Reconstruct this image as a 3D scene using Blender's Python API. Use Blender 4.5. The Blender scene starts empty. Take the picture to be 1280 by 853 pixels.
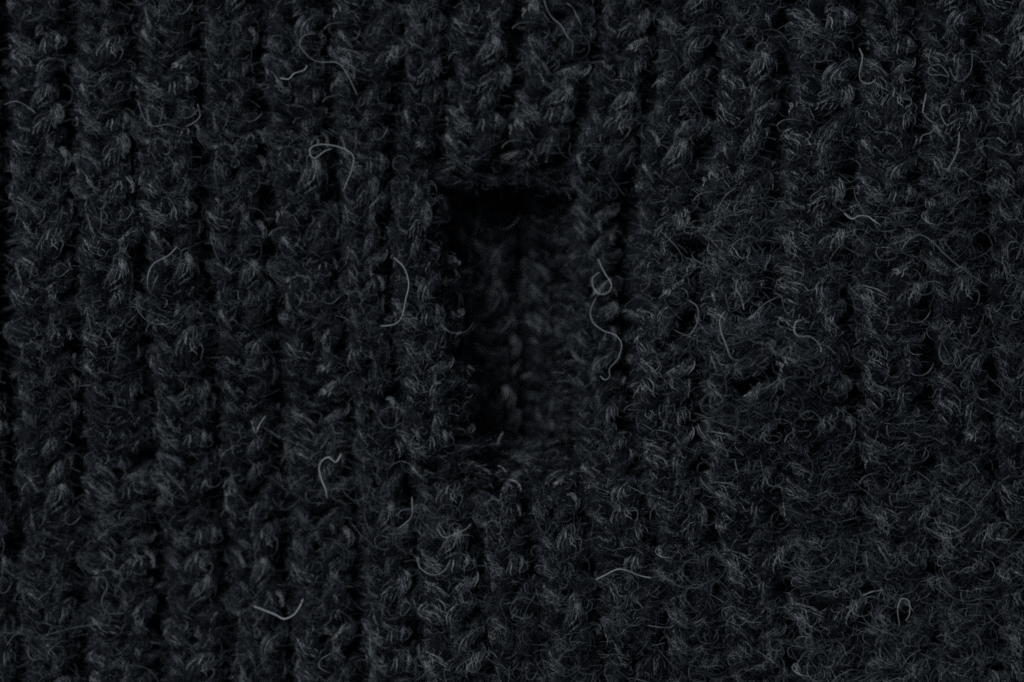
import bpy, math
import numpy as np
from mathutils import Matrix, Vector

# ------------------------------------------------------------------ camera, light, exposure
U = 4.0e-5                       # one photograph pixel on the cloth, in metres (frame is about 51 mm wide)
W, H = 1280.0, 853.0
FOCAL = 100.0
DIST = W * U * FOCAL / 36.0      # camera height above the focus plane
sc = bpy.context.scene
col = sc.collection

cam_d = bpy.data.cameras.new("camera")
cam_d.lens = FOCAL
cam_d.sensor_width = 36.0
cam_d.clip_start = 0.005
cam_d.clip_end = 10.0
cam_d.dof.use_dof = True
cam_d.dof.focus_distance = DIST - 22 * U
cam_d.dof.aperture_fstop = 15.0
cam_d.dof.aperture_blades = 7
cam = bpy.data.objects.new("camera", cam_d)
cam.location = (0, 0, DIST)
col.objects.link(cam)
sc.camera = cam

world = bpy.data.worlds.new("World")
sc.world = world
world.use_nodes = True
bg = world.node_tree.nodes["Background"]
bg.inputs[0].default_value = (0.62, 0.78, 1.0, 1)
bg.inputs[1].default_value = 0.075


def area(name, loc, size, energy, color):
    d = bpy.data.lights.new(name, 'AREA')
    d.shape = 'DISK'
    d.size = size
    d.energy = energy
    d.color = color
    o = bpy.data.objects.new(name, d)
    o.location = loc
    o.rotation_euler = (-Vector(loc)).to_track_quat('-Z', 'Y').to_euler()
    col.objects.link(o)


area("soft_window_light", (-0.20, 0.29, 0.295), 0.30, 1.20, (0.87, 0.95, 1.0))

sc.render.engine = 'CYCLES'
sc.view_settings.view_transform = 'Standard'
sc.view_settings.look = 'None'
sc.view_settings.gamma = 1.0
sc.view_settings.exposure = 0.0
sc.cycles.use_denoising = False
sc.cycles.use_adaptive_sampling = False
sc.cycles.max_bounces = 1
sc.cycles.filter_width = 1.9

rng = np.random.default_rng(11)


# ------------------------------------------------------------------ materials
def wool_material(name, dark, light, rough=0.5, spec=0.35):
    """every fibre carries its own tone (melange wool, with glints painted in as pale locks): 0 = black dyed, 1 = undyed pale grey"""
    m = bpy.data.materials.new(name)
    m.use_nodes = True
    nt = m.node_tree
    b = nt.nodes["Principled BSDF"]
    at = nt.nodes.new("ShaderNodeAttribute")
    at.attribute_name = "tone"
    rp = nt.nodes.new("ShaderNodeValToRGB")
    e = rp.color_ramp.elements
    e[0].position, e[0].color = 0.0, (*dark, 1)
    e[1].position, e[1].color = 1.0, (*light, 1)
    for p, c in ((0.25, (0.0052, 0.0070, 0.0114)), (0.45, (0.0116, 0.0151, 0.0228)), (0.55, (0.0198, 0.0255, 0.0358)),
                 (0.68, (0.066, 0.077, 0.094)), (0.82, (0.175, 0.192, 0.213))):
        n = e.new(p)
        n.color = (*c, 1)
    nt.links.new(at.outputs["Fac"], rp.inputs["Fac"])
    nt.links.new(rp.outputs["Color"], b.inputs["Base Color"])
    b.inputs["Roughness"].default_value = rough
    b.inputs["Specular IOR Level"].default_value = spec
    return m


M_WOOL = wool_material("charcoal_wool_fibres", (0.0024, 0.0040, 0.0062), (0.60, 0.61, 0.61))


def felt_material():
    m = bpy.data.materials.new("charcoal_wool_core")
    m.use_nodes = True
    nt = m.node_tree
    b = nt.nodes["Principled BSDF"]
    tc = nt.nodes.new("ShaderNodeTexCoord")
    n = nt.nodes.new("ShaderNodeTexNoise")
    n.inputs["Scale"].default_value = 9000
    n.inputs["Detail"].default_value = 4
    rp = nt.nodes.new("ShaderNodeValToRGB")
    rp.color_ramp.elements[0].color = (0.004, 0.005, 0.007, 1)
    rp.color_ramp.elements[1].color = (0.018, 0.022, 0.027, 1)
    bp = nt.nodes.new("ShaderNodeBump")
    bp.inputs["Distance"].default_value = 1e-4
    bp.inputs["Strength"].default_value = 0.8
    nt.links.new(tc.outputs["Object"], n.inputs["Vector"])
    nt.links.new(n.outputs["Fac"], rp.inputs["Fac"])
    nt.links.new(n.outputs["Fac"], bp.inputs["Height"])
    nt.links.new(rp.outputs["Color"], b.inputs["Base Color"])
    nt.links.new(bp.outputs["Normal"], b.inputs["Normal"])
    b.inputs["Roughness"].default_value = 0.9
    b.inputs["Specular IOR Level"].default_value = 0.1
    return m


M_FELT = felt_material()


# ------------------------------------------------------------------ mesh helpers
def norm(a):
    return a / np.maximum(np.linalg.norm(a, axis=-1, keepdims=True), 1e-9)


def tubes(P, R, tone, sides=3, taper=True):
    """P [N,K,3] paths, R [N] radii, tone [N] -> verts, quads, tone per vert"""
    N, K, _ = P.shape
    T = norm(np.gradient(P, axis=1))
    ref = norm(rng.normal(size=(N, 1, 3)))
    A = norm(np.cross(T, ref))
    B = np.cross(T, A)
    prof = np.ones(K)
    if taper:
        prof[0] = prof[-1] = 0.35
    r = (R[:, None] * prof[None, :])[:, :, None]
    ang = np.arange(sides) * 2 * math.pi / sides
    V = np.stack([P + r * (math.cos(a) * A + math.sin(a) * B) for a in ang], axis=2)   # N,K,S,3
    idx = np.arange(N * K * sides).reshape(N, K, sides)
    nxt = np.roll(idx, -1, axis=2)
    F = np.stack([idx[:, :-1], nxt[:, :-1], nxt[:, 1:], idx[:, 1:]], axis=-1).reshape(-1, 4)
    return V.reshape(-1, 3), F, np.repeat(tone, K * sides)


def make_mesh(name, chunks, mat):
    """chunks: list of (verts in px, quads, tone)"""
    vs, fs, ts, off = [], [], [], 0
    for v, f, t in chunks:
        vs.append(v); fs.append(f + off); ts.append(t); off += len(v)
    v = np.concatenate(vs) * U
    f = np.concatenate(fs).astype(np.int32)
    t = np.concatenate(ts)
    me = bpy.data.meshes.new(name)
    me.vertices.add(len(v))
    me.vertices.foreach_set("co", v.astype(np.float32).ravel())
    me.loops.add(f.size)
    me.loops.foreach_set("vertex_index", f.ravel())
    me.polygons.add(len(f))
    me.polygons.foreach_set("loop_start", np.arange(0, f.size, 4, dtype=np.int32))
    me.polygons.foreach_set("use_smooth", np.ones(len(f), dtype=bool))
    at = me.attributes.new("tone", 'FLOAT', 'POINT')
    at.data.foreach_set("value", t.astype(np.float32))
    me.materials.append(mat)
    me.update(calc_edges=True)
    return me


def catmull(pts, per):
    p = np.asarray(pts, float)
    p = np.vstack([2 * p[0] - p[1], p, 2 * p[-1] - p[-2]])
    out = []
    for i in range(1, len(p) - 2):
        for k in range(per):
            t = k / per
            a, b, c, d = p[i - 1], p[i], p[i + 1], p[i + 2]
            out.append(0.5 * (2 * b + (c - a) * t + (2 * a - 5 * b + 4 * c - d) * t * t + (3 * b - a - 3 * c + d) * t ** 3))
    out.append(p[-2])
    return np.array(out)


def sample_path(C, t):
    """C [K,3] dense path, t any shape in 0..1"""
    x = np.clip(t, 0, 1) * (len(C) - 1)
    i = np.minimum(x.astype(int), len(C) - 2)
    f = (x - i)[..., None]
    return C[i] * (1 - f) + C[i + 1] * f


def tones(n, pale=0.10, lo=0.15, hi=0.48):
    t = rng.uniform(lo, hi, n)
    k = rng.random(n) < pale
    t[k] = rng.uniform(0.62, 0.90, k.sum())
    return t


def yarn(ctrl, rad, n, K=7):
    """a strand: opaque core plus n fibres twisted round it"""
    C = catmull(ctrl, 8)
    T = norm(np.gradient(C, axis=0))
    Bz = norm(np.cross(T, np.array([0, 0, 1.0]) + 0 * T))
    Nz = np.cross(Bz, T)
    core = tubes(C[None], np.array([rad * 0.80]), np.array([0.24]), sides=9, taper=False)
    locks = max(int(n / 7), 1)                       # combed locks: fibres side by side share one tone, pale ones paint in glints
    per = 5
    m = n + locks * per
    ln = rng.uniform(0.3, 0.85, m)
    t0 = rng.uniform(-0.1, 1.1 - ln)
    a0 = rng.uniform(0, 2 * math.pi, m)
    tw = rng.normal(2.4, 0.8, m)
    r0 = rng.uniform(0.74, 1.02, m)
    tone = tones(m, 0.03, 0.16, 0.40)
    wob, wr = np.full(m, 0.16), np.full(m, 0.075)
    fl = np.where(rng.random(m) < 0.25, rng.uniform(0.1, 0.5, m), 0)
    for q in range(locks):
        s = slice(n + q * per, n + (q + 1) * per)
        ln[s] = rng.uniform(0.12, 0.32) * rng.uniform(0.8, 1.2, per)
        t0[s] = rng.uniform(0.08, 0.78) + rng.normal(0, 0.03, per)
        a0[s] = rng.uniform(0.1, math.pi - 0.1) - 2.4 * t0[s] + rng.normal(0, 0.11, per)
        tw[s] = rng.normal(2.0, 3.0) + rng.normal(0, 0.3, per)
        r0[s] = rng.uniform(1.0, 1.16) + rng.normal(0, 0.03, per)
        tone[s] = np.clip((rng.uniform(0.74, 0.97) if rng.random() < 0.46 else rng.uniform(0.36, 0.62)) + rng.normal(0, 0.04, per), 0, 0.92)  # pale share: highlights on tufts catching light, put into the tone
        fl[s] = rng.uniform(-0.1, 0.4)
        wr[s] = 0.035
    t = t0[:, None] + ln[:, None] * np.linspace(0, 1, K)[None]
    ang = a0[:, None] + tw[:, None] * t + np.cumsum(rng.normal(0, 1, (m, K)) * wob[:, None], axis=1)
    r = rad * (r0[:, None] + np.cumsum(rng.normal(0, 1, (m, K)) * wr[:, None], axis=1))
    r += fl[:, None] * rad * np.linspace(0, 1, K)[None] ** 2
    P = sample_path(C, t) + r[..., None] * (np.cos(ang)[..., None] * sample_path(Bz, t) + np.sin(ang)[..., None] * sample_path(Nz, t))
    return core, tubes(P, rng.uniform(0.38, 0.64, m), tone), C


def curls(starts, n, K=11, lift=0.35, pale=0.13, lmin=16, lmax=62, rmin=0.30, rmax=0.50, c0=4, c1=20):
    """springy fuzz that leaves the yarn and loops about over it"""
    s = starts[rng.integers(0, len(starts), n)] + rng.normal(0, 5, (n, 3)) * [1, 1, 0.5]
    d = rng.normal(size=(n, 3))
    d[:, 2] = np.abs(d[:, 2]) * lift + 0.05
    d = norm(d)
    ax = rng.normal(size=(n, 3)) * [0.55, 0.55, 1.0]
    ax = norm(ax)
    L = rng.uniform(lmin, lmax, n) * rng.uniform(0.5, 1, n)
    step = L / (K - 1)
    turn = step / rng.uniform(c0, c1, n) * np.sign(rng.normal(size=n))
    P = np.empty((n, K, 3))
    p = s.copy()
    for k in range(K):
        P[:, k] = p
        c, si = np.cos(turn)[:, None], np.sin(turn)[:, None]
        d = d * c + np.cross(ax, d) * si + ax * (ax * d).sum(1, keepdims=True) * (1 - c)
        d[:, 2] -= 0.05 * (p[:, 2] > 16)
        d = norm(d + rng.normal(0, 0.10, (n, 3)))
        ax = norm(ax + rng.normal(0, 0.16, (n, 3)))
        turn = turn * rng.uniform(0.8, 1.2, n)
        p = p + d * step[:, None]
    return tubes(P, rng.uniform(rmin, rmax, n), tones(n, pale))


PITCH, ROW = 80.0, 31.0


def j(a):
    return rng.normal(0, a)


def stitch_mesh(name, dens=1.0, purl=True, felt=0):
    ch, starts = [], []
    for s in (-1, 1):
        w = 1.10 if felt else 1.03
        ctrl = [(w * s * (26 + j(2.4)), 32 + j(2), -22), (w * s * (23.5 + j(2.4)), 21 + j(2), -10 + j(2)), (s * (17 + j(2.4)), 3 + j(2), 0 + j(2)),
                (s * (10 + j(1)), -14 + j(2), -2 + j(2)), (s * (4 + j(1)), -28 + j(2), -9)]
        core, fib, C = yarn(ctrl, 10.3 + j(1.2), int(105 * dens))
        ch += [core, fib]
        n = len(C)
        starts.append(C[n // 6: -n // 6] + [0, 0, 9])
    if purl:
        pz = 9.0 if felt else 3.0                      # felted places fill the furrow
        core, fib, C = yarn([(22, 2 + j(3), pz - 40), (32, 9 + j(3), pz - 38), (41, 11 + j(3), pz - 36 + j(3)), (50, 8 + j(3), pz - 39), (58, 1 + j(3), pz - 42)], 8.0, int(36 * dens))
        ch += [core, fib]
        ch.append(curls(C + [0, 0, 6], int(26 * dens), lift=0.4, pale=0.15, lmin=10, lmax=40))
    st = np.concatenate(starts)
    ch.append(curls(st, int(85 * dens), pale=0.20, lmin=10, lmax=46, rmin=0.24, rmax=0.42))
    ch.append(curls(st, int(90 * dens), K=10, pale=0.38, lmin=14, lmax=40, rmin=0.20, rmax=0.30, c0=3, c1=10))
    if purl:
        ch.append(curls(st, max(int(5 * dens), 1), K=18, lift=0.5, pale=0.5, lmin=45, lmax=130, rmin=0.28, rmax=0.42))
    if felt:                                           # rubbed places: a web of fine tangled fuzz over the loops
        ch.append(curls(st + [0, 0, 3], felt, K=12, lift=0.3, pale=0.55, lmin=14, lmax=54, rmin=0.18, rmax=0.28, c0=3, c1=13))
        ch.append(curls(st + [0, 0, 4], felt // 8, K=18, lift=0.4, pale=0.8, lmin=50, lmax=120, rmin=0.26, rmax=0.36, c0=6, c1=30))
    return make_mesh(name, ch, M_WOOL)


FELTED = [stitch_mesh("felted_stitch_%02d" % i, felt=84) for i in range(16)]
VARIANTS = [stitch_mesh("stitch_%02d" % i) for i in range(22)]
LIGHT = [stitch_mesh("outer_stitch_%d" % i, 0.09) for i in range(6)]
BOUND = [stitch_mesh("bound_%d" % i, 1.0, False) for i in range(8)]


# ------------------------------------------------------------------ the cloth surface, in photograph pixels
def smooth(a, b, x):
    t = np.clip((x - a) / (b - a), 0, 1)
    return t * t * (3 - 2 * t)


KEY_Y = [-240, 100, 240, 400, 560, 680, 1100]
G100 = [-235, -155, -75, 5, 85, 165, 250, 325, 410, 500, 566, 655, 748, 827, 905, 990, 1075, 1145, 1225, 1305, 1385, 1465]
G680 = [-220, -140, -60, 20, 100, 197, 282, 355, 445, 520, 604, 680, 760, 840, 905, 985, 1080, 1165, 1245, 1325, 1405, 1485]
SPECIAL = {9: [508, 500, 482, 488, 502, 516, 540], 10: [572, 558, 538, 558, 583, 600, 628],
           11: [655, 645, 620, 628, 640, 666, 700], 12: [752, 740, 694, 700, 705, 740, 770],
           13: [825, 820, 776, 780, 786, 822, 852], 14: [905, 900, 866, 868, 872, 898, 915], 15: [988, 984, 964, 964, 968, 984, 990],
           16: [1074, 1074, 1062, 1064, 1070, 1080, 1084]}
GROOVES = []
for i, (a, b) in enumerate(zip(G100, G680)):
    if i in SPECIAL:
        GROOVES.append(SPECIAL[i])
    else:
        w = 6 * math.sin(i * 1.9)
        GROOVES.append([a - (b - a) * 0.2, a, a + (b - a) * 0.2 + w * 0.5, a + (b - a) * 0.48 + w, a + (b - a) * 0.78 + w * 0.5, b, b + (b - a) * 0.4])
NR = len(GROOVES) - 1


def groove(i, y):
    k = np.interp([y - 60, y, y + 60], KEY_Y, GROOVES[i])
    return float(k.mean()) + (0.8 * math.sin(y / 23.0 + i * 2.7) + 1.6 * math.sin(y / 51.0 + i * 5.1)) * (i not in SPECIAL)


HOLE_RIBS = (10, 11)
TOP, BOT = 228.0, 550.0


def Z(x, y):
    """height of the front layer, in pixels, towards the camera"""
    z = -46 * (1 - smooth(560, 940, x + 0.38 * (y - 427)))
    z += 5 * np.sin(x / 170 + 0.7) * np.sin(y / 150 + 0.4)
    inside = smooth(200, 270, y) * (1 - smooth(535, 630, y))
    z += -60 * inside * (1 - smooth(685, 860, x)) * (x > 610)          # right lip sinks into the opening
    z += 52 * np.exp(-((x - 965) / 170) ** 2 - ((y - 455) / 120) ** 2)   # the cloth swells right of the opening
    z += 24 * np.exp(-((x - 130) / 150) ** 2 - ((y - 330) / 160) ** 2) + 26 * np.exp(-((x - 620) / 200) ** 2 - ((y - 760) / 110) ** 2)
    z += 26 * np.exp(-((x - 1190) / 130) ** 2 - ((y - 230) / 130) ** 2) - 24 * np.exp(-((x - 300) / 170) ** 2 - ((y - 700) / 130) ** 2)
    z += 24 * inside * smooth(430, 530, x) * (x < 610)                  # left lip stands up a little
    z += 3 * smooth(120, 215, y) * (y < 240) * smooth(520, 580, x) * (1 - smooth(690, 760, x))
    return z


def ZU(x, y):
    """height of the layer below"""
    d = np.hypot((x - 645) / 230.0, (y - 400) / 300.0)
    gap = (1 - smooth(534, 578, x - (y - 240) * 0.14)) * smooth(0.0, 1.0, 1.6 - d)      # it falls away behind the left lip and the head
    head = (1 - smooth(225, 290, y)) * smooth(470, 560, x) * (1 - smooth(600, 690, x))
    return -140 + 0 * x + 5 * np.sin(y / 90.0) - 70 * gap - 40 * head * (1 - gap)


def to_world(x, y, z):
    k = (DIST - z * U) / DIST
    return Vector(((x - W / 2) * U * k, -(y - H / 2) * U * k, z * U))


def frame(x, y, zf, yaw, roll=0.0, pitch=0.0):
    e = 12.0
    dx = float(zf(x + e, y) - zf(x - e, y)) / (2 * e)
    dy = -float(zf(x, y + e) - zf(x, y - e)) / (2 * e)
    n = Vector((-np.clip(dx, -.8, .8), -np.clip(dy, -.8, .8), 1)).normalized()
    up = Vector((math.sin(yaw), math.cos(yaw), 0))
    ex = up.cross(n).normalized()
    ey = n.cross(ex).normalized()
    m = Matrix((ex, ey, n)).transposed()
    return m @ Matrix.Rotation(roll, 3, 'Y') @ Matrix.Rotation(pitch, 3, 'X')


WORLD_LOC = {}


def attach(o, parent, mat):
    col.objects.link(o)
    if parent is not None:
        o.parent = parent
        o.matrix_parent_inverse = Matrix.Translation(-WORLD_LOC[parent.name])
    o.matrix_basis = mat
    WORLD_LOC[o.name] = mat.to_translation()
    return o


def thing(name, label, cat, loc, group=None):
    o = bpy.data.objects.new(name, None)
    o.empty_display_size = 0.002
    o["label"] = label
    o["category"] = cat
    if group:
        o["group"] = group
    return attach(o, None, Matrix.Translation(loc))


def backing(i, y0, y1, zf, g0, g1, depth=35.0):
    """solid inner strip of one rib: the unseen back of its loops"""
    ny, nx = max(int((y1 - y0) / 10), 3), 9
    ys = np.linspace(y0, y1, ny)
    top = np.empty((ny, nx, 3))
    for a, y in enumerate(ys):
        xl, xr = g0(y), g1(y)
        for b in range(nx):
            u = b / (nx - 1)
            x = xl + (xr - xl) * u
            slope = abs(float(zf(x + 8, y) - zf(x - 8, y))) / 16 + 0.35 * abs(float(zf(x, y + 8) - zf(x, y - 8))) / 16
            z = float(zf(x, y)) - depth - 12 * min(slope, 1.0) + 16 * math.sin(math.pi * u) + 2.5 * math.sin(y / ROW * 2 * math.pi + i) * math.sin(math.pi * u)
            top[a, b] = to_world(x, y, z)
    bot = top.copy()
    bot[..., 2] -= 14 * U
    c = Vector(top.reshape(-1, 3).mean(0))
    V = (np.concatenate([top.reshape(-1, 3), bot.reshape(-1, 3)]) - np.array(c)) / U
    I = np.arange(ny * nx).reshape(ny, nx)
    Jx = I + ny * nx
    q = [np.stack([I[1:, :-1], I[1:, 1:], I[:-1, 1:], I[:-1, :-1]], -1).reshape(-1, 4),
         np.stack([Jx[:-1, :-1], Jx[:-1, 1:], Jx[1:, 1:], Jx[1:, :-1]], -1).reshape(-1, 4)]
    for A, B in ((I[0], Jx[0]), (Jx[-1], I[-1]), (Jx[:, 0], I[:, 0]), (I[:, -1], Jx[:, -1])):
        q.append(np.stack([A[:-1], A[1:], B[1:], B[:-1]], -1))
    return make_mesh("rib", [(V, np.concatenate(q), np.zeros(len(V)))], M_FELT), c


def place(me, parent, x, y, z, R, sx=1.0, sy=1.0, sz=1.0, name="stitch"):
    o = bpy.data.objects.new(name, me)
    m = R.to_4x4() @ Matrix.Diagonal((sx, sy, sz, 1))
    m.translation = to_world(x, y, z)
    return attach(o, parent, m)


# ------------------------------------------------------------------ front layer
panel = thing("knitted_cloth", "charcoal wool rib-knit panel with a tall rectangular buttonhole, filling the whole picture", "knitwear",
              (0, 0, -110 * U))
outer = []


def rib(i, y0, y1, r0, r1):
    me, c = backing(i, y0, y1, Z, lambda y: groove(i, y), lambda y: groove(i + 1, y))
    ro = attach(bpy.data.objects.new("rib", me), panel, Matrix.Translation(c))
    y = r0
    while y < r1:
        yy = y + rng.normal(0, 3.2) + 5 * math.sin(i * 2.1)
        xl, xr = groove(i, yy), groove(i + 1, yy)
        x = 0.5 * (xl + xr) + rng.normal(0, 2.2)
        lean = 0.5 * (groove(i, yy + 30) + groove(i + 1, yy + 30) - groove(i, yy - 30) - groove(i + 1, yy - 30)) / 60
        R = frame(x, yy, Z, -lean + rng.normal(0, 0.09), rng.normal(0, 0.06), rng.normal(0, 0.04))
        s = (xr - xl) / PITCH
        sx = s * rng.uniform(0.96, 1.06)
        sy = 0.83 * rng.uniform(0.90, 1.14)
        z = float(Z(x, yy)) + rng.normal(0, 1.3)
        if -30 < x < W + 30 and -22 < yy < H + 22:
            worn = 0.06 + 0.35 * math.exp(-((x - 960) / 130) ** 2 - ((yy - 400) / 110) ** 2) + 0.42 * smooth(760, 900, x) * smooth(180, 320, yy) + 0.4 * smooth(560, 680, yy) * smooth(480, 620, x)
            pool = FELTED if rng.random() < worn else VARIANTS
            place(pool[rng.integers(len(pool))], ro, x, yy, z, R, sx, sy, 0.82)
        else:
            outer.append((LIGHT[rng.integers(len(LIGHT))], to_world(x, yy, z), R, sx, sy))
        y += ROW
    return ro


YA, YB = -203.0, 1058.0
ROW0 = -188.0
for i in range(NR):
    if i in HOLE_RIBS:
        n_top = int((198 - ROW0) / ROW)
        rib(i, YA, TOP - 8, ROW0, ROW0 + n_top * ROW + 1)
        rib(i, BOT + 14, YB, 622, YB - 20)
    else:
        rib(i, YA, YB, ROW0, YB - 20)

# bound edges of the buttonhole: sideways chain stitches above and below, wrapped loops down the left lip


def edge_part(name, path, zoff, step, sx, sy, rot, pitch=0.0, roll=0.0):
    """a row of loops along a pixel path; the first loop is the row, the others hang on it"""
    P = catmull([(a, b, 0) for a, b in path], 12)
    d = np.concatenate([[0], np.cumsum(np.linalg.norm(np.diff(P, axis=0), axis=1))])
    holder = None
    for s in np.arange(step * 0.5, d[-1], step):
        x, y = np.interp(s, d, P[:, 0]), np.interp(s, d, P[:, 1])
        R = frame(x, y, Z, rot + rng.normal(0, 0.10), roll + rng.normal(0, 0.08), pitch + rng.normal(0, 0.08))
        o = place(BOUND[rng.integers(len(BOUND))], panel, x, y, float(Z(x, y)) + zoff + rng.normal(0, 1.5), R,
                  sx * rng.uniform(.92, 1.08), sy * rng.uniform(.92, 1.08), 0.9, name)


Q = math.pi / 2
edge_part("bound_stitch", [(548, 226), (580, 214), (628, 209), (675, 214), (706, 228)], -19, 33, 0.62, 0.95, Q)
edge_part("bound_stitch", [(566, 572), (612, 563), (662, 563), (706, 568)], -13, 34, 0.55, 0.95, Q)
edge_part("bound_stitch", [(572, 596), (630, 591), (682, 591), (726, 594)], -8, 35, 0.60, 0.95, -Q)
edge_part("lip_loop", [(527, 250), (535, 320), (547, 400), (559, 470), (571, 545)], -14, 30, 0.45, 0.62, Q, 0.0, 0.0)
edge_part("lip_loop", [(706, 250), (710, 330), (712, 420), (713, 500), (712, 548)], -14, 33, 0.45, 0.70, Q, 0.0, 0.0)

# cloth that runs on outside the picture
if outer:
    ch = []
    for me, loc, R, sx, sy in outer:
        v = np.empty(len(me.vertices) * 3, np.float32)
        me.vertices.foreach_get("co", v)
        f = np.empty(len(me.loops), np.int32)
        me.loops.foreach_get("vertex_index", f)
        t = np.empty(len(me.vertices), np.float32)
        me.attributes["tone"].data.foreach_get("value", t)
        v = v.reshape(-1, 3) * [sx, sy, 0.82] @ np.array(R).T + np.array(loc)
        ch.append((v / U, f.reshape(-1, 4), t))
    o = attach(bpy.data.objects.new("outer_stitches", make_mesh("outer_stitches", ch, M_WOOL)), panel, Matrix.Identity(4))
    o["kind"] = "stuff"

# ------------------------------------------------------------------ layer below, seen through the buttonhole
under = thing("knitted_underlayer", "shaded charcoal rib-knit layer lying behind the rectangular buttonhole", "knitwear", (0, 0, -190 * U))
UG = [390, 475, 560, 650, 735, 820, 906]
for i in range(len(UG) - 1):
    f0 = lambda y, a=UG[i]: a + (y - 400) * 0.03
    f1 = lambda y, a=UG[i + 1]: a + (y - 400) * 0.03
    me, c = backing(i, 40, 760, ZU, f0, f1)
    ro = attach(bpy.data.objects.new("rib", me), under, Matrix.Translation(c))
    if not 1 <= i <= 4:
        continue
    y = 190.0
    while y < 610:
        x = 0.5 * (f0(y) + f1(y)) + rng.normal(0, 2)
        R = frame(x, y, ZU, rng.normal(-0.03, 0.05), rng.normal(0, 0.05), rng.normal(0, 0.06))
        place(VARIANTS[rng.integers(len(VARIANTS))], ro, x, y + rng.normal(0, 2), float(ZU(x, y)), R, 1.16 * rng.uniform(.96, 1.05), rng.uniform(.98, 1.1), 1)
        y += ROW * 1.05


# ------------------------------------------------------------------ single fibres that stand out
def ring(cx, cy, rx, ry, a0=0.3, turns=0.9):
    a = np.linspace(a0, a0 + turns * 2 * math.pi, 10)
    e = np.cumsum(rng.normal(0, 0.09, 10)) + np.linspace(-0.12, 0.16, 10)
    return [(cx + rx * (1 + q) * math.cos(t), cy + ry * (1 + q) * math.sin(t) + rng.normal(0, 0.5)) for t, q in zip(a, e)]


def fibre_mesh(pts, rad, tone, h):
    P = catmull([(x, y, 0) for x, y in pts], 6)
    n = len(P)
    s = np.linspace(0, 1, n)
    lift = h * np.sin(np.pi * s) ** 0.7 + 3 * np.sin(s * 9 + pts[0][0])
    zs = [float(Z(x, y)) + 23 + 12 * math.exp(-((x - 755) / 40) ** 2) * (300 < y < 500) + l for (x, y, _), l in zip(P, lift)]
    Wd = np.array([to_world(x, y, z) for (x, y, _), z in zip(P, zs)])
    c = Wd.mean(0)
    V = (Wd - c) / U
    rr = np.array([rad])
    v, f, t = tubes(V[None], rr, np.array([tone]), sides=5)
    return make_mesh("fibre", [(v, f, t)], M_WOOL), Vector(c)


LOOSE = [
    ("pale loose fibre curved like a shallow smile at the lower left", 0.78, 0.98,
     [(317, 758), (330, 763), (345, 769), (355, 774), (367, 769), (375, 758), (379, 749)]),
    ("pale crooked loose fibre with a hooked top, left of the buttonhole's foot", 0.78, 0.98,
     [(427, 567), (420, 578), (411, 572), (402, 577), (399, 587), (402, 600), (407, 612), (409, 624)]),
    ("short grey loose fibre bent like an elbow, below left of the buttonhole", 0.75, 0.86,
     [(515, 621), (515, 644), (507, 654), (497, 662)]),
    ("grey loose fibre arched like a low wave, below right of the buttonhole", 0.75, 0.92,
     [(745, 725), (757, 719), (772, 712), (785, 714), (800, 720), (815, 723)]),
    ("long grey loose fibre draped in an arch at the right side", 0.5, 0.85,
     [(1126, 314), (1135, 301), (1150, 294), (1165, 302), (1180, 317), (1195, 330), (1215, 345), (1237, 359)]),
    ("short straight pale fibre lying loose at the lower right", 0.6, 0.95, [(1078, 745), (1090, 740), (1104, 738)]),
    ("pale loose fibre with a flat loop, upper left of the buttonhole", 0.72, 0.90,
     [(415, 186), (405, 190), (394, 198), (388, 194), (389, 185), (400, 181), (420, 183), (435, 189), (442, 197), (440, 212), (434, 227), (429, 240)]),
    ("pale wavy fibre running down from the top edge, above the buttonhole", 0.7, 0.84,
     [(680, 0), (684, 12), (690, 22), (701, 32), (710, 47), (716, 54), (715, 70)]),
]
for lab, rad, tone, pts in LOOSE:
    me, c = fibre_mesh(pts, rad, tone, 6)
    o = attach(bpy.data.objects.new("loose_fibre", me), None, Matrix.Translation(c))
    o["label"] = lab
    o["category"] = "fibre"
    o["group"] = "loose fibres lying on the knit"

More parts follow.
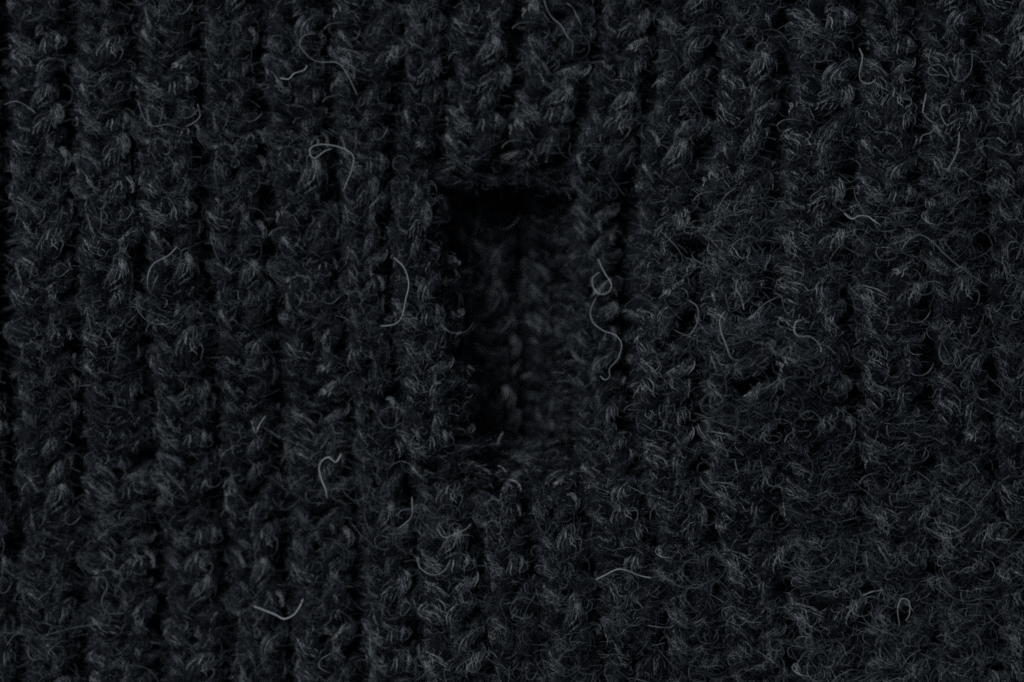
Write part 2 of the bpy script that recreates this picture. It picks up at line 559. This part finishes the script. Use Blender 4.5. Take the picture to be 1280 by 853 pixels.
STRAY = [
    [(809, 782), (822, 784), (837, 785), (842, 781)],
    [(350, 98), (361, 99), (368, 92), (380, 88), (384, 82)],
    [(729, 36), (722, 22), (716, 10), (708, 4)],
    [(1055, 267), (1065, 274), (1074, 270), (1085, 271), (1092, 276), (1101, 282)],
    [(1003, 401), (997, 401), (993, 408), (994, 417), (1001, 421), (1012, 421), (1021, 427), (1026, 435), (1026, 441)],
    [(907, 389), (900, 399), (901, 414), (907, 430), (913, 446), (919, 450), (924, 450)],
    [(922, 350), (920, 361), (926, 371), (929, 382), (930, 388)],
    [(492, 322), (505, 335), (511, 355), (507, 375), (502, 397), (492, 406), (475, 408)],
    [(222, 308), (210, 320), (192, 330), (185, 345), (185, 360), (190, 370)],
    [(198, 344), (193, 354), (190, 363)],
    [(747, 323), (755, 340), (764, 355), (761, 365), (750, 368), (742, 360), (741, 348), (750, 340)],
    [(745, 372), (738, 390), (742, 404), (755, 414), (769, 419), (777, 431), (772, 449), (762, 461), (762, 471), (756, 475), (750, 470)],
    [(1074, 60), (1078, 72), (1075, 88), (1075, 99), (1081, 104), (1089, 104), (1095, 99)],
    [(1158, 116), (1155, 130), (1154, 142), (1161, 143)],
    [(1155, 143), (1161, 150), (1167, 155), (1165, 165), (1153, 170), (1150, 179)],
    [(1184, 158), (1179, 151), (1176, 142), (1177, 134), (1183, 131), (1187, 136), (1186, 142)],
    [(1199, 165), (1198, 182), (1193, 198), (1183, 215)],
    [(1215, 65), (1215, 83), (1209, 96), (1199, 102), (1191, 95), (1188, 86)],
    [(1164, 60), (1161, 74), (1165, 82), (1174, 81), (1181, 87), (1186, 96), (1177, 94), (1165, 94), (1160, 90), (1164, 82)],
    [(1240, 156), (1249, 154), (1260, 154), (1267, 161), (1270, 175)],
    [(1238, 123), (1242, 130), (1253, 139)],
    [(1047, 85), (1055, 78), (1064, 74), (1072, 77)],
    [(953, 778), (934, 778), (925, 772), (918, 760), (911, 759), (903, 763), (904, 772), (913, 778), (925, 782), (934, 776)],
    [(1125, 784), (1122, 762), (1127, 749), (1136, 752), (1137, 767), (1132, 777)],
    [(115, 722), (131, 723), (134, 735), (128, 747), (128, 757), (135, 767), (155, 767)],
    [(54, 807), (58, 795), (70, 791), (88, 786), (125, 780)],
    [(208, 590), (215, 600), (228, 612), (237, 626)],
    [(314, 526), (316, 533), (320, 544)],
    [(320, 544), (324, 532), (332, 520)],
    [(545, 660), (555, 672), (570, 667), (582, 662), (589, 655)],
    [(572, 671), (580, 669), (590, 670)],
    [(520, 697), (527, 712), (542, 719), (555, 714), (562, 702)],
    [(172, 127), (180, 148), (192, 158), (208, 156), (224, 160), (234, 163)],
    [(247, 130), (250, 145), (243, 153), (232, 159)],
    [(5, 131), (20, 127), (35, 134), (45, 142)],
    [(395, 42), (380, 45), (375, 57), (387, 72), (400, 78), (422, 79), (435, 95), (447, 120)],
    [(560, 77), (565, 67), (580, 65)],
    [(860, 375), (872, 385), (871, 405), (860, 422)],
    [(895, 265), (907, 245), (920, 235)],
    [(967, 367), (976, 370), (980, 385), (985, 392), (992, 387)],
    [(1260, 325), (1260, 307), (1269, 302), (1276, 310), (1270, 325)],
    [(1167, 647), (1177, 662), (1195, 664), (1212, 654), (1220, 642), (1205, 627), (1180, 621)],
    [(1027, 620), (1026, 605), (1032, 590), (1044, 586)],
    [(960, 562), (970, 563), (978, 577)],
    [(415, 817), (402, 824), (399, 834), (412, 842)],
    [(622, 558), (624, 549), (629, 540)],
    [(622, 582), (628, 585), (634, 592)],
    [(462, 795), (465, 815), (480, 827)],
    [(1000, 520), (1012, 514), (1024, 522), (1031, 538), (1040, 541)],
    [(1142, 540), (1152, 546), (1165, 547), (1176, 553)],
    ring(881, 689, 9, 8), ring(1155, 809, 7, 13), ring(655, 763, 12, 10), ring(556, 89, 4, 4), ring(590, 112, 11, 9),
    ring(797, 386, 12, 9), ring(838, 386, 10, 10), ring(906, 340, 10, 8), ring(490, 525, 12, 9), ring(880, 587, 10, 8),
    ring(150, 460, 12, 11, 1.0, 0.8), ring(325, 570, 14, 12, 0.0, 0.6), ring(500, 205, 9, 8), ring(320, 452, 14, 9, 0.2, 0.5),
]
for k, pts in enumerate(STRAY):
    left = pts[0][0] < 700
    curl = len(pts) == 10 and k > 48
    me, c = fibre_mesh(pts, rng.uniform(0.5, 0.7) if left else rng.uniform(0.40, 0.54), rng.uniform(0.58, 0.72) if curl else rng.uniform(0.92, 1.0) if k in (1, 3, 4, 5, 6, 7, 10, 11, 12, 13, 15, 16, 23, 27, 28, 45) else rng.uniform(0.76, 0.90), rng.uniform(2, 5) if curl else rng.uniform(4, 10))
    attach(bpy.data.objects.new("stray_fibre", me), panel, Matrix.Translation(c))

tri = sum(len(m.polygons) * 2 for m in bpy.data.meshes if m.users)
print("triangles", tri, "objects", len(bpy.data.objects))
